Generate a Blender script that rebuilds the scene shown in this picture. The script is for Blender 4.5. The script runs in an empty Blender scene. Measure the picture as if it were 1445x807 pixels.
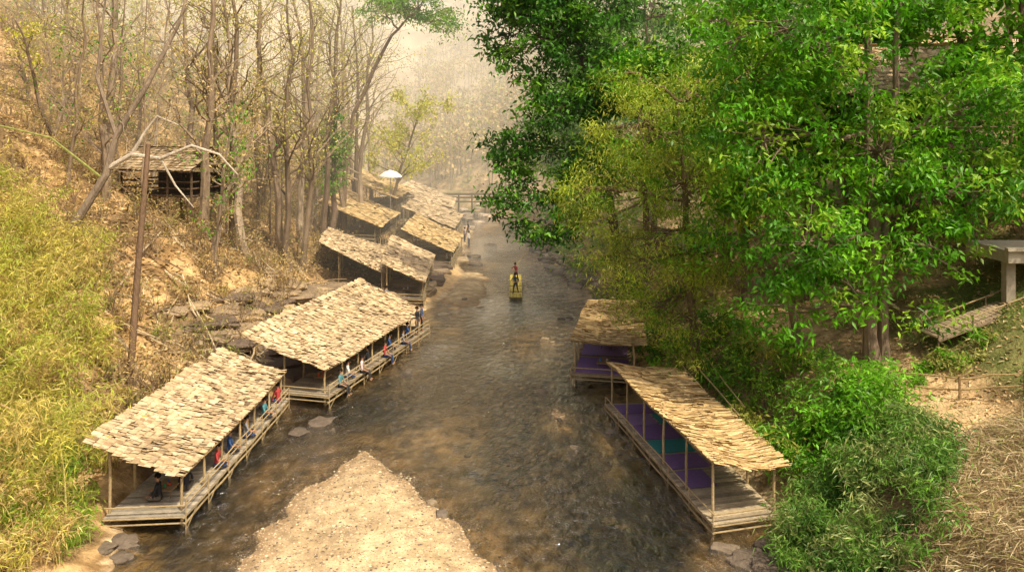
import bpy, math, random, time
import numpy as np
from mathutils import Vector
T0=time.time()
rng=np.random.default_rng(7); random.seed(7)
scene=bpy.context.scene
COL=scene.collection

# ---------------------------------------------------------------- noise
def _h(a,b,seed):
    n=(a*374761393+b*668265263+seed*144269504)&0xffffffff
    n=((n^(n>>13))*1274126177)&0xffffffff
    return ((n^(n>>16))&0xffff)/65535.0
def vnoise(x,y,seed=0):
    x=np.asarray(x,float);y=np.asarray(y,float)
    xi=np.floor(x).astype(np.int64);yi=np.floor(y).astype(np.int64)
    u=x-xi;v=y-yi;u=u*u*(3-2*u);v=v*v*(3-2*v)
    return (_h(xi,yi,seed)*(1-u)+_h(xi+1,yi,seed)*u)*(1-v)+(_h(xi,yi+1,seed)*(1-u)+_h(xi+1,yi+1,seed)*u)*v
def fbm(x,y,o=4,seed=0):
    s=0;a=.5;f=1
    for i in range(o):
        s=s+a*vnoise(np.asarray(x)*f,np.asarray(y)*f,seed+i);a*=.5;f*=2.03
    return s/(1-.5**o)
def sstep(t): t=np.clip(t,0,1); return t*t*(3-2*t)

# ---------------------------------------------------------------- materials
def newmat(name):
    m=bpy.data.materials.new(name);m.use_nodes=True
    nt=m.node_tree;nt.nodes.clear();return m,nt
def mat_vc(name,rough=.85,nscale=6,namt=.5,bump=.3,bscale=20,spec=.2,stretch=(1,1,1)):
    m,nt=newmat(name);N=nt.nodes;K=nt.links
    out=N.new('ShaderNodeOutputMaterial');p=N.new('ShaderNodeBsdfPrincipled')
    at=N.new('ShaderNodeAttribute');at.attribute_name='Col'
    tc=N.new('ShaderNodeTexCoord');mp=N.new('ShaderNodeMapping');mp.inputs['Scale'].default_value=stretch
    K.new(tc.outputs['Object'],mp.inputs[0])
    n=N.new('ShaderNodeTexNoise');n.inputs['Scale'].default_value=nscale;n.inputs['Detail'].default_value=8;n.inputs['Roughness'].default_value=.72
    K.new(mp.outputs[0],n.inputs['Vector'])
    mr=N.new('ShaderNodeMapRange');mr.inputs[1].default_value=.3;mr.inputs[2].default_value=.7
    mr.inputs[3].default_value=1-namt;mr.inputs[4].default_value=1+namt*.7
    K.new(n.outputs['Fac'],mr.inputs[0])
    mx=N.new('ShaderNodeVectorMath');mx.operation='SCALE'
    K.new(at.outputs['Color'],mx.inputs[0]);K.new(mr.outputs[0],mx.inputs['Scale'])
    K.new(mx.outputs[0],p.inputs['Base Color'])
    p.inputs['Roughness'].default_value=rough;p.inputs['Specular IOR Level'].default_value=spec
    n2=N.new('ShaderNodeTexNoise');n2.inputs['Scale'].default_value=bscale;n2.inputs['Detail'].default_value=5
    K.new(mp.outputs[0],n2.inputs['Vector'])
    b=N.new('ShaderNodeBump');b.inputs['Strength'].default_value=bump;b.inputs['Distance'].default_value=.08
    K.new(n2.outputs['Fac'],b.inputs['Height']);K.new(b.outputs[0],p.inputs['Normal'])
    K.new(p.outputs[0],out.inputs[0]);return m
def mat_leaf(name,trans=.4,rough=.5,gl=.06):
    m,nt=newmat(name);N=nt.nodes;K=nt.links
    out=N.new('ShaderNodeOutputMaterial');at=N.new('ShaderNodeAttribute');at.attribute_name='Col'
    d=N.new('ShaderNodeBsdfDiffuse');t=N.new('ShaderNodeBsdfTranslucent');g=N.new('ShaderNodeBsdfGlossy')
    g.inputs['Roughness'].default_value=rough
    a=N.new('ShaderNodeMixShader');a.inputs[0].default_value=trans
    b=N.new('ShaderNodeMixShader');b.inputs[0].default_value=gl
    K.new(at.outputs['Color'],d.inputs[0]);K.new(at.outputs['Color'],t.inputs[0])
    K.new(d.outputs[0],a.inputs[1]);K.new(t.outputs[0],a.inputs[2])
    K.new(a.outputs[0],b.inputs[1]);K.new(g.outputs[0],b.inputs[2]);K.new(b.outputs[0],out.inputs[0]);return m
M_TERR=mat_vc('terrain_soil',.95,2.4,.42,1.0,9,.1)
M_ROCK=mat_vc('river_rock',.8,2.5,.45,.8,9,.3)
M_BARK=mat_vc('bark',.9,3,.4,.8,14,.1,(1,1,.25))
M_WOOD=mat_vc('weathered_wood',.8,5,.35,.4,22,.2)
M_THATCH=mat_vc('dry_leaf_thatch',.9,9,.3,.4,30,.05)
M_CLOTH=mat_vc('cloth',.85,8,.12,.1,30,.1)
M_CONC=mat_vc('concrete',.9,3,.25,.3,25,.2)
M_LEAF=mat_leaf('leaf_green',.42,.45,.025)
M_DRY=mat_leaf('leaf_dry',.3,.7,.0)

# ---------------------------------------------------------------- mesh builder
class MB:
    def __init__(s): s.v=[];s.f=[];s.m=[];s.c=[];s.n=0
    def add(s,v,f,m=0,c=(.5,.5,.5)):
        v=np.asarray(v,float).reshape(-1,3);f=np.asarray(f,np.int64).reshape(-1,4)
        c=np.asarray(c,float)
        if c.ndim==1: c=np.tile(c,(len(v),1))
        s.v.append(v);s.f.append(f+s.n);s.m.append(np.full(len(f),m));s.c.append(c);s.n+=len(v)
    def obj(s,name,mats,parent=None,smooth=False):
        v=np.concatenate(s.v);f=np.concatenate(s.f);mi=np.concatenate(s.m);c=np.concatenate(s.c)
        me=bpy.data.meshes.new(name)
        me.vertices.add(len(v));me.vertices.foreach_set('co',v.ravel().astype(np.float32))
        me.loops.add(f.size);me.loops.foreach_set('vertex_index',f.ravel().astype(np.int32))
        me.polygons.add(len(f));me.polygons.foreach_set('loop_start',(np.arange(len(f))*4).astype(np.int32))
        for m in mats: me.materials.append(m)
        me.polygons.foreach_set('material_index',mi.astype(np.int32))
        me.polygons.foreach_set('use_smooth',np.full(len(f),smooth))
        me.update(calc_edges=True)
        a=me.color_attributes.new('Col','FLOAT_COLOR','POINT')
        rgba=np.ones((len(v),4),np.float32);rgba[:,:3]=np.clip(c,0,1);a.data.foreach_set('color',rgba.ravel())
        o=bpy.data.objects.new(name,me);COL.objects.link(o)
        if parent: o.parent=parent
        return o
def empty(name,loc=(0,0,0)):
    e=bpy.data.objects.new(name,None);COL.objects.link(e);e.empty_display_size=.3;return e
def tube(mb,pts,rad,sides=6,m=0,c=(.3,.2,.1)):
    pts=np.asarray(pts,float);n=len(pts);rad=np.broadcast_to(np.asarray(rad,float),(n,))
    t=np.gradient(pts,axis=0);t/=np.linalg.norm(t,axis=1)[:,None]+1e-9
    ref=np.array([1,0,0.]) if abs(t[:,2]).mean()>.7 else np.array([0,0,1.])
    a=np.cross(t,ref);a/=np.linalg.norm(a,axis=1)[:,None]+1e-9
    b=np.cross(t,a)
    th=np.arange(sides)*2*np.pi/sides+.4
    ring=(a[:,None,:]*np.cos(th)[None,:,None]+b[:,None,:]*np.sin(th)[None,:,None])*rad[:,None,None]+pts[:,None,:]
    v=ring.reshape(-1,3)
    i=np.arange(n-1)[:,None]*sides;j=np.arange(sides)[None,:];k=(np.arange(sides)+1)%sides
    f=np.stack([i+j,i+k[None,:],i+sides+k[None,:],i+sides+j],-1).reshape(-1,4)
    mb.add(v,f,m,c)
def wob(p0,p1,n,amp):
    p0=np.asarray(p0,float);p1=np.asarray(p1,float)
    t=np.linspace(0,1,n)[:,None];p=p0+(p1-p0)*t
    w=np.cumsum(rng.normal(0,1,(n,3)),0);w-=w[0]+(w[-1]-w[0])*t
    return p+w*amp
BOXF=np.array([[0,2,3,1],[4,5,7,6],[0,1,5,4],[2,6,7,3],[0,4,6,2],[1,3,7,5]])
def boxv(mb,o,ex,ey,ez,m=0,c=(.5,.5,.5)):
    o,ex,ey,ez=[np.asarray(q,float) for q in (o,ex,ey,ez)]
    v=[o+ex*i+ey*j+ez*k for k in (0,1) for j in (0,1) for i in (0,1)]
    mb.add(v,BOXF,m,c)
def unit(v): return v/(np.linalg.norm(v,axis=-1,keepdims=True)+1e-9)
def leaves(mb,P,L,W,m,c,droop=.2,up=.5,flat=.6):
    P=np.asarray(P,float);N=len(P)
    if N==0:return
    d=rng.normal(0,1,(N,3));d[:,2]=d[:,2]*flat-droop;d=unit(d)
    n=rng.normal(0,.6,(N,3));n[:,2]+=up;s=unit(np.cross(d,n))
    L=(L*rng.uniform(.7,1.25,N))[:,None];W=(W*rng.uniform(.7,1.25,N))[:,None]
    v0=P;v1=P+d*L*.42+s*W*.5;v2=P+d*L;v2[:,2]-=.15*L[:,0];v3=P+d*L*.42-s*W*.5
    v=np.stack([v0,v1,v2,v3],1).reshape(-1,3)
    f=np.arange(N*4).reshape(-1,4);c=np.asarray(c,float)
    if c.ndim==1:c=np.tile(c,(N,1))
    mb.add(v,f,m,np.repeat(c,4,0))
def pick(cols,N,var=.2):
    cols=np.asarray(cols,float);c=cols[rng.integers(0,len(cols),N)]
    return c*rng.uniform(1-var,1+var,(N,1))
def rock(mb,c,size,rot=0,m=0,col=(.25,.2,.15),n=5,blk=.6,amp=.25):
    g=np.linspace(-1,1,n+1);A,B=np.meshgrid(g,g,indexing='ij')
    seed=int(rng.integers(0,9999));cs,sn=math.cos(rot),math.sin(rot)
    i,j=np.meshgrid(np.arange(n),np.arange(n),indexing='ij');q=(i*(n+1)+j)
    F=np.stack([q,q+n+1,q+n+2,q+1],-1).reshape(-1,4)
    for ax in range(3):
        for s in (-1,1):
            p=np.zeros((n+1,n+1,3));p[...,ax]=s;p[...,(ax+1)%3]=A;p[...,(ax+2)%3]=B
            p=p.reshape(-1,3);u=unit(p);p=p*blk*.62+u*(1-blk)+u*blk*.25
            nz=fbm(p[:,0]*1.6+seed+p[:,2]*1.1,p[:,1]*1.6+p[:,2]*1.3,3,seed%97)-.5
            p=p*(1+nz*amp*2.2)[:,None]*np.asarray(size)
            p=np.stack([p[:,0]*cs-p[:,1]*sn,p[:,0]*sn+p[:,1]*cs,p[:,2]],1)+np.asarray(c)
            mb.add(p,F if s>0 else F[:,::-1],m,np.asarray(col))

# ---------------------------------------------------------------- terrain
SYL=[-60,26.7,29.5,34,40,43,47,51,57,63,68.6,76,86,99,108,116,125,140,160,800]
SXL=[-12.3,-12.3,-13.4,-13.2,-12.,-10.9,-9.6,-8.3,-7.3,-6.3,-4.9,-3.9,-5.9,-5.1,-5,-8,-14,-26,-45,-45]
SYR=[-60,26.7,29.5,35,39,44.8,54,70,74.7,80,86,99,108,116,125,140,160,800]
SXR=[8.2,8.2,9.3,8.6,7.4,6.4,6.4,6.6,5.0,4.2,3.4,1.9,.9,0,-1.8,-12,-34,-36]
BY=[10,20,27,29.5,31.7,34,35.8];BLX=[-8,-8.4,-8.3,-8.2,-7.9,-7.2,-6.4];BRX=[4,1.8,-.6,-2,-3.2,-4.7,-6.2]
def ground(X,Y):
    X=np.asarray(X,float);Y=np.asarray(Y,float)
    nf=fbm(X*.5,Y*.5,3,3)-.5
    xl=np.interp(Y,SYL,SXL)+nf*1.2;xr=np.interp(Y,SYR,SXR)+nf*1.0
    tl=xl-X;tr=X-xr
    big=fbm(X*.06,Y*.06,4,11)-.5;med=fbm(X*.25,Y*.25,4,21)-.5;fine=fbm(X*1.3,Y*1.3,3,31)-.5
    shelf=4.6*sstep((Y-56)/8)*sstep((116-Y)/8)
    te=np.where(tl>4.5,np.maximum(4.5+(tl-4.5)*.12,tl-shelf),tl)
    zl=np.interp(te,[0,1.5,4.5,8,30,60,130,500],[0,.45,.85,2.9,15.8,31,46,60])
    zl=zl+(big*6+med*2.4)*sstep((te-4)/16)+med*.7*sstep(tl/3)+fine*.5*sstep(tl/2)
    zr=np.interp(tr,[0,2,4,8,11.5,30,60,130,500],[0,1.3,3.4,4.4,6.3,15,28,42,60])
    zr=zr+(big*5+med*1.6)*sstep((tr-9)/16)+med*.4*sstep(tr/3)+fine*.3*sstep(tr/2)
    # beyond the bend the valley floor stays low for a while
    zr=zr*(1-.75*sstep((Y-118)/20)*sstep((60-tr)/40)*sstep((16-X)/10))
    d=np.minimum(-tl,-tr)
    bed=-np.interp(d,[0,1.2,3,6],[0,.16,.36,.52])
    bed=bed+(fbm(X*.22+5,Y*.13,3,41)-.42)*.75*sstep(d/1.5)+(fine*.2)*sstep(d/1)
    bed=np.minimum(bed,-.02-.05*sstep(d))
    bl=np.interp(Y,BY,BLX);br=np.interp(Y,BY,BRX)
    tb=np.minimum(np.minimum(X-bl,br-X),(36-Y)*.8)+(fbm(X*.8,Y*.8,3,55)-.5)*1.1
    bar=np.where(tb>0,np.minimum(tb*.10,.24)+fine*.07*sstep(tb),np.maximum(tb*.09,-1.5))
    def patch(cx,cy,rx,ry,h):
        r=np.sqrt(((X-cx)/rx)**2+((Y-cy)/ry)**2)+(fbm(X*.9,Y*.9,3,66)-.5)*.6
        return h-(r**2)*.28
    bed=np.maximum(bed,bar)
    for p in [(2.2,40.5,1.0,3.0,-.0),(1.8,53,3.0,8,-.05),(3.4,60,2.4,5,-.06),(-3.0,37.5,2.8,6,-.10),(-9.6,33,1.4,4,-.05),(-3.9,71,2.1,9,.2),(.5,31,1.5,4,-.16),(-4,57,1.5,5,-.1),(-2.5,112,4,7,.05)]:
        bed=np.maximum(bed,patch(*p)+fine*.08)
    z=np.where(tl>0,zl,np.where(tr>0,zr,bed))
    far=58*sstep((Y-185)/230)*(.75+.6*(fbm(X*.012+3,Y*.01,3,77)))+fbm(X*.04,Y*.04,3,71)*8*sstep((Y-150)/60)
    z=np.where((tl>0)|(tr>0),z,np.maximum(z,-.9))+far
    z=np.where(Y<15,np.minimum(z,6.5),z)
    return z
def gz(x,y): return float(ground(np.array([x]),np.array([y]))[0])
def tside(X,Y):
    return np.interp(Y,SYL,SXL)-X, X-np.interp(Y,SYR,SXR)
xs=np.concatenate([np.linspace(-700,-70,26)[:-1],np.linspace(-70,-32,60)[:-1],np.linspace(-32,26,240),np.linspace(26,70,56)[1:],np.linspace(70,700,26)[1:]])
ys=np.concatenate([np.linspace(-60,16,14)[:-1],np.linspace(16,62,210)[:-1],np.linspace(62,125,160)[:-1],np.linspace(125,440,110)[:-1],np.linspace(440,900,16)])
XX,YY=np.meshgrid(xs,ys,indexing='ij');ZZ=ground(XX,YY)
nx,ny=XX.shape
tl,tr=tside(XX,YY)
n1=fbm(XX*.35,YY*.35,4,101)[...,None];n2=fbm(XX*1.7,YY*1.7,3,111)[...,None];n3=fbm(XX*.12,YY*.12,3,121)[...,None]
def C(*a): return np.array(a)
def mix(a,b,t): return a*(1-t)+b*t
litter=mix(C(.26,.16,.07),C(.54,.365,.18),sstep((n2-.3)/.4))
litter=mix(litter,C(.13,.085,.045),sstep((n1-.49)/.12)*.85)
rockc=mix(C(.12,.095,.07),C(.38,.29,.19),sstep((n2-.3)/.35))
sand=mix(C(.56,.40,.22),C(.38,.25,.13),sstep((n2-.4)/.3))
green=mix(C(.07,.10,.02),C(.16,.18,.04),n2)
col=litter.copy()
left=(tl>0)[...,None]
wr=(sstep((8.5-tl)/2)*sstep((YY-43)/3)*sstep((100-YY)/20))[...,None]
col=np.where(left,mix(litter,rockc,wr),col)
sp=(sstep((2.6-tl)/1)*sstep((YY-60)/3)*sstep((86-YY)/5))[...,None]
col=np.where(left,mix(col,C(.60,.41,.21),sp),col)
rt=mix(mix(C(.18,.12,.06),C(.42,.29,.15),sstep((n2-.35)/.3)),green,sstep((n1-.54)/.12)*.7)
pathm=(sstep((tr-3.6)/1)*sstep((8.0-tr)/1)*sstep((52-YY)/5))[...,None]
rt=mix(rt,sand*1.05,pathm*.9)
grm=(sstep((tr-8)/1.)*sstep((14-tr)/2)*sstep((40-YY)/4))[...,None]
rt=mix(rt,C(.09,.14,.03),grm*.7)
col=np.where((tr>0)[...,None],rt,col)
Z3=ZZ[...,None]
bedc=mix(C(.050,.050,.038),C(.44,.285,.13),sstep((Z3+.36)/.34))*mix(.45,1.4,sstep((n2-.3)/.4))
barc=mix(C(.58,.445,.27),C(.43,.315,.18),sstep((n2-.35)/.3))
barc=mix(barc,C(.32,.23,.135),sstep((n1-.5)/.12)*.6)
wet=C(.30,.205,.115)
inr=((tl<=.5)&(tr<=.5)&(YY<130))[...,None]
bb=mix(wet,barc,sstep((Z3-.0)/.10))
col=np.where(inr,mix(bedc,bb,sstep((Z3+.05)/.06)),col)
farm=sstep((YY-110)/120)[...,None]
col=mix(col,mix(C(.30,.22,.13),C(.48,.38,.24),sstep((n3-.3)/.4)),farm*.9)  # far ground fades to paler tan, some haze painted into its colour
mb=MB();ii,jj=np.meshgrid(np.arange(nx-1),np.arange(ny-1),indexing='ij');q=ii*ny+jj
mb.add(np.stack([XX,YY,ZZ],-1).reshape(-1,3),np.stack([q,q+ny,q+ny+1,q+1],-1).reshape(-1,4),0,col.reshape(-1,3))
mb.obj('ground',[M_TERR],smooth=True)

# water
def water():
    m,nt=newmat('river_water');N=nt.nodes;K=nt.links
    out=N.new('ShaderNodeOutputMaterial');tr_=N.new('ShaderNodeBsdfTransparent');g=N.new('ShaderNodeBsdfGlossy')
    tr_.inputs[0].default_value=(.76,.75,.66,1);g.inputs['Roughness'].default_value=.07;g.inputs[0].default_value=(1,.99,.96,1)
    fr=N.new('ShaderNodeFresnel');fr.inputs['IOR'].default_value=1.42
    tc=N.new('ShaderNodeTexCoord');mp=N.new('ShaderNodeMapping');mp.inputs['Scale'].default_value=(1,.55,1)
    K.new(tc.outputs['Object'],mp.inputs[0])
    n=N.new('ShaderNodeTexNoise');n.inputs['Scale'].default_value=2.3;n.inputs['Detail'].default_value=6;n.inputs['Roughness'].default_value=.62;n.inputs['Distortion'].default_value=1.0
    K.new(mp.outputs[0],n.inputs[0])
    n2=N.new('ShaderNodeTexNoise');n2.inputs['Scale'].default_value=.16;n2.inputs['Detail'].default_value=3
    K.new(mp.outputs[0],n2.inputs[0])
    mr=N.new('ShaderNodeMapRange');mr.inputs[1].default_value=.38;mr.inputs[2].default_value=.62;mr.inputs[3].default_value=.35;mr.inputs[4].default_value=1.0
    K.new(n2.outputs[0],mr.inputs[0])
    b=N.new('ShaderNodeBump');b.inputs['Distance'].default_value=.5
    K.new(mr.outputs[0],b.inputs['Strength'])
    K.new(n.outputs[0],b.inputs['Height']);K.new(b.outputs[0],fr.inputs['Normal']);K.new(b.outputs[0],g.inputs['Normal'])
    ml=N.new('ShaderNodeMath');ml.operation='MULTIPLY_ADD';ml.inputs[1].default_value=1.9;ml.inputs[2].default_value=.05;ml.use_clamp=True
    K.new(fr.outputs[0],ml.inputs[0])
    mx=N.new('ShaderNodeMixShader');K.new(ml.outputs[0],mx.inputs[0]);K.new(tr_.outputs[0],mx.inputs[1]);K.new(g.outputs[0],mx.inputs[2])
    K.new(mx.outputs[0],out.inputs[0]);return m
mb=MB();mb.add([[-60,-60,0],[30,-60,0],[30,165,0],[-60,165,0]],[[0,1,2,3]],0,(.1,.1,.1));mb.obj('river_water',[water()])

# ---------------------------------------------------------------- rocks and pebbles
mb=MB()
for k in range(420):
    y=rng.uniform(46,92);t=rng.uniform(.1,9.0 if y<66 else 3.5)
    if 61<y<83 and t<2.3: continue
    x=float(np.interp(y,SYL,SXL))-t
    s=rng.uniform(.3,1.35)
    rock(mb,(x,y,gz(x,y)-.02),(s*1.4,s,s*rng.uniform(.18,.4)),rng.uniform(-.5,.5)+.3,0,pick([(.38,.28,.17),(.28,.205,.13),(.15,.11,.08)],1)[0],4,.85,.2)
mb.obj('rock_ledge',[M_ROCK])
mb=MB()
for k in range(60):
    y=rng.uniform(62,100);t=rng.uniform(-.3,1.8);x=float(np.interp(y,SYR,SXR))+t
    s=rng.uniform(.3,1.0)
    rock(mb,(x,y,max(gz(x,y),-.1)),(s*1.4,s,s*.45),rng.uniform(0,3),0,pick([(.16,.135,.11),(.11,.095,.08),(.22,.18,.14)],1)[0],4,.6,.25)
for k in range(44):
    y=rng.uniform(106,140);x=rng.uniform(-14,2)
    s=rng.uniform(.4,1.2)
    rock(mb,(x,y,max(gz(x,y),0)),(s*1.4,s,s*.45),rng.uniform(0,3),0,pick([(.40,.31,.22),(.28,.22,.16)],1)[0],3,.6,.25)
mb.obj('river_bank_boulders',[M_ROCK])
mb=MB()
for (x,y,s) in [(-8.9,39.6,.6),(-8.2,38.7,.35),(-9.6,38.3,.5),(-6.4,45.8,.35),(-5.7,47.6,.4),(1.6,44.2,.4),(2.2,43.6,.25),(2.0,36.2,.32),(2.6,36.4,.42),(2.9,36.0,.25),(2.3,35.6,.2),(-1.3,34.3,.26),(-.8,34.7,.18),(7.6,27.2,.6),(8.3,26.8,.7),(8.9,28,.7),(7.0,27.9,.4),(3.4,30,.26),(3.8,29.6,.18),(-3.6,83,.6),(-3.9,88,.7),(-2.4,96,.7),(-4.9,62,.5),(-12.5,27.3,.35),(-12.9,28.3,.45),(-13.2,27.6,.3),(-12.2,28.0,.2)]:
    rock(mb,(x,y,max(gz(x,y),-.12)-.01),(s*1.3,s,s*.38),rng.uniform(0,3),0,pick([(.18,.14,.10),(.13,.10,.075)],1)[0],7,.5,.34)
for k in range(150):
    y=rng.uniform(30,68);x=rng.uniform(-3,6);x=x if y<45 else x-1
    if gz(x,y)<-.26: continue
    s=rng.uniform(.08,.26);rock(mb,(x,y,gz(x,y)),(s*1.3,s,s*.6),rng.uniform(0,3),0,pick([(.18,.145,.11),(.1,.08,.06),(.26,.2,.13)],1)[0],3,.5,.28)
mb.obj('river_rocks',[M_ROCK],smooth=True)
mb=MB()
N=26000;X=rng.uniform(-10,3,N);Y=rng.uniform(23,44,N);Z=ground(X,Y);k=(Z>-.08)&(Z<.6)&(X>-9.5);X,Y,Z=X[k],Y[k],Z[k];N=len(X)
s=rng.uniform(.008,.020,N)*rng.choice([1,1,1,2.0],N)
base=np.array([[i,j,k2] for k2 in (-1,1) for j in (-1,1) for i in (-1,1)],float)
V=base[None]*s[:,None,None]*rng.uniform(.5,1.2,(N,8,3))*np.array([1.2,1,.6])+np.stack([X,Y,Z],-1)[:,None]
F=BOXF[None]+(np.arange(N)*8)[:,None,None]
mb.add(V.reshape(-1,3),F.reshape(-1,4),0,np.repeat(pick([(.60,.47,.30),(.44,.33,.20),(.68,.57,.40),(.26,.19,.13),(.16,.12,.09)],N),8,0))
mb.obj('gravel_pebbles',[M_ROCK])

# ---------------------------------------------------------------- people
def person(name,loc,face,pose='stand',shirt=(.6,.6,.6),pants=(.05,.06,.1),hair=(.015,.012,.01),skin=(.36,.2,.12),sc=1.0,hat=None):
    E=empty(name)
    J={};R={}
    def j(n,p,r): J[n]=p;R[n]=r
    pz={'stand':.92,'walk':.9,'row':.86,'sit':.13,'edge':.10,'kneel':.42}[pose]
    lean={'stand':0,'walk':.04,'row':.14,'sit':.05,'edge':.03,'kneel':.08}[pose]
    j('pel',(0,0,pz),.125);j('sp',(0,lean*.5,pz+.2),.11);j('ch',(0,lean,pz+.4),.135);j('nk',(0,lean*1.2,pz+.55),.052)
    j('hb',(0,lean*1.25+.01,pz+.62),.07);j('hd',(0,lean*1.3+.02,pz+.72),.088);j('ht',(0,lean*1.3+.01,pz+.78),.062)
    A={'stand':((.24,.02,.14),(.25,.1,-.1)),'walk':((.24,-.1,.15),(.25,.02,-.08)),'row':((.27,.22,.22),(.12,.42,.26)),
       'sit':((.25,.1,.15),(.16,.32,.12)),'edge':((.24,.06,.15),(.16,.27,.05)),'kneel':((.25,.14,.18),(.15,.36,.14))}[pose]
    Lg={'stand':[((.1,.02,.49),(.11,-.02,.08),(.12,.13,.035))]*2,
        'walk':[((.1,.14,.5),(.1,.2,.09),(.11,.34,.05)),((.1,.02,.48),(.1,-.26,.14),(.11,-.16,.03))],
        'row':[((.15,.16,.47),(.18,.12,.08),(.19,.27,.035)),((.12,-.02,.48),(.16,-.24,.08),(.17,-.1,.035))],
        'sit':[((.3,.33,.2),(.04,.42,.08),(-.08,.44,.06)),((.3,.33,.2),(.02,.30,.06),(-.1,.32,.05))],
        'edge':[((.1,.43,.1),(.11,.47,-.32),(.11,.6,-.36))]*2,
        'kneel':[((.12,.2,.07),(.12,-.2,.06),(.12,-.33,.05))]*2}[pose]
    ed=[('pel','sp','S'),('sp','ch','S'),('ch','nk','S'),('nk','hb','K'),('hb','hd','K'),('hd','ht','H')]
    for sx,sd in ((1,'l'),(-1,'r')):
        j('sh'+sd,(sx*.165,lean,pz+.47),.056);a=A
        asym=0.06*sx if pose in('row','sit') else 0
        j('el'+sd,(sx*a[0][0],lean+a[0][1],pz+a[0][2]+asym),.042);j('wr'+sd,(sx*a[1][0],lean+a[1][1],pz+a[1][2]+asym),.029)
        e=np.array(J['wr'+sd])-np.array(J['el'+sd]);e=e/np.linalg.norm(e)
        j('pm'+sd,tuple(np.array(J['wr'+sd])+e*.08),.034)
        ed+=[('ch','sh'+sd,'S'),('sh'+sd,'el'+sd,'S'),('el'+sd,'wr'+sd,'K'),('wr'+sd,'pm'+sd,'K')]
        l=Lg[0 if sx>0 else 1]
        j('hp'+sd,(sx*.09,.0,pz-.05),.09);j('kn'+sd,(sx*l[0][0],l[0][1],l[0][2]),.06);j('an'+sd,(sx*l[1][0],l[1][1],l[1][2]),.042);j('to'+sd,(sx*l[2][0],l[2][1],l[2][2]),.034)
        ed+=[('pel','hp'+sd,'P'),('hp'+sd,'kn'+sd,'P'),('kn'+sd,'an'+sd,'P'),('an'+sd,'to'+sd,'K')]
    names=list(J);idx={n:i for i,n in enumerate(names)}
    me=bpy.data.meshes.new('tmp');me.from_pydata([J[n] for n in names],[(idx[a],idx[b]) for a,b,_ in ed],[])
    o=bpy.data.objects.new('tmp',me);COL.objects.link(o)
    sm=o.modifiers.new('s','SKIN');sm.use_smooth_shade=True
    for i,n in enumerate(names):
        d=me.skin_vertices[0].data[i];d.radius=(R[n],R[n]*(.72 if n in('pel','sp','ch') else 1));d.use_root=(n=='pel')
    ss=o.modifiers.new('u','SUBSURF');ss.levels=1;ss.render_levels=1
    dg=bpy.context.evaluated_depsgraph_get();dg.update()
    m2=bpy.data.meshes.new_from_object(o.evaluated_get(dg));bpy.data.objects.remove(o)
    V=np.array([v.co[:] for v in m2.vertices])
    CC={'S':shirt,'K':skin,'P':pants,'H':hair}
    best=np.full(len(V),1e9);colr=np.zeros((len(V),4));colr[:,3]=1
    for a,b,c in ed:
        pa,pb=np.array(J[a]),np.array(J[b]);ab=pb-pa;t=np.clip(((V-pa)@ab)/(ab@ab),0,1)
        dd=np.linalg.norm(V-(pa+t[:,None]*ab),axis=1)-.5*(R[a]*(1-t)+R[b]*t);k=dd<best
        best[k]=dd[k];colr[k,:3]=CC[c]
    for at in list(m2.color_attributes): m2.color_attributes.remove(at)
    at=m2.color_attributes.new('Col','FLOAT_COLOR','POINT');at.data.foreach_set('color',colr.ravel().astype(np.float32))
    m2.materials.clear();m2.materials.append(M_CLOTH)
    for p in m2.polygons:p.use_smooth=True;p.material_index=0
    b=bpy.data.objects.new('body',m2);COL.objects.link(b);b.parent=E
    mb=MB();hc=np.array(J['hd'])
    rock(mb,hc+[0,-.022,.035],(.112,.12,.1),0,0,hair,4,.05,.03)
    rock(mb,hc+[0,.095,-.015],(.014,.022,.022),0,0,skin,2,.1,0)
    for sx in(-1,1):
        rock(mb,hc+[sx*.034,.088,.012],(.013,.01,.008),0,0,(.02,.02,.02),2,.1,0)
        rock(mb,hc+[sx*.095,0,-.005],(.014,.022,.032),0,0,skin,2,.1,0)
    rock(mb,hc+[0,.085,-.05],(.026,.01,.007),0,0,(.25,.08,.07),2,.1,0)
    for sd,sx in(('l',1),('r',-1)):
        w=np.array(J['wr'+sd]);p=np.array(J['pm'+sd]);e=unit(p-w);side=unit(np.cross(e,[0,0,1.])+1e-4);nrm=np.cross(side,e)
        if nrm[2]>0:nrm=-nrm
        for f in range(4):
            o2=side*(f-1.5)*.019;ln=[.06,.07,.068,.052][f];cu=.018 if pose!='row' else .035
            tube(mb,[p+o2,p+o2+e*ln*.5+nrm*cu*.5,p+o2+e*ln*.8+nrm*cu*1.6,p+o2+e*ln*(.95 if pose!='row' else .6)+nrm*cu*2.6],[.0095,.009,.008,.006],6,0,skin)
        q=w+e*.03-side*sx*.03
        tube(mb,[q,q+e*.03-side*sx*.02+nrm*.012,q+e*.055-side*sx*.02+nrm*.03],[.012,.01,.008],6,0,skin)
    mb.obj('head_and_hand_details',[M_CLOTH],E,True)
    E.location=loc;E.rotation_euler=(0,0,face);E.scale=(sc,)*3
    return E

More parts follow.
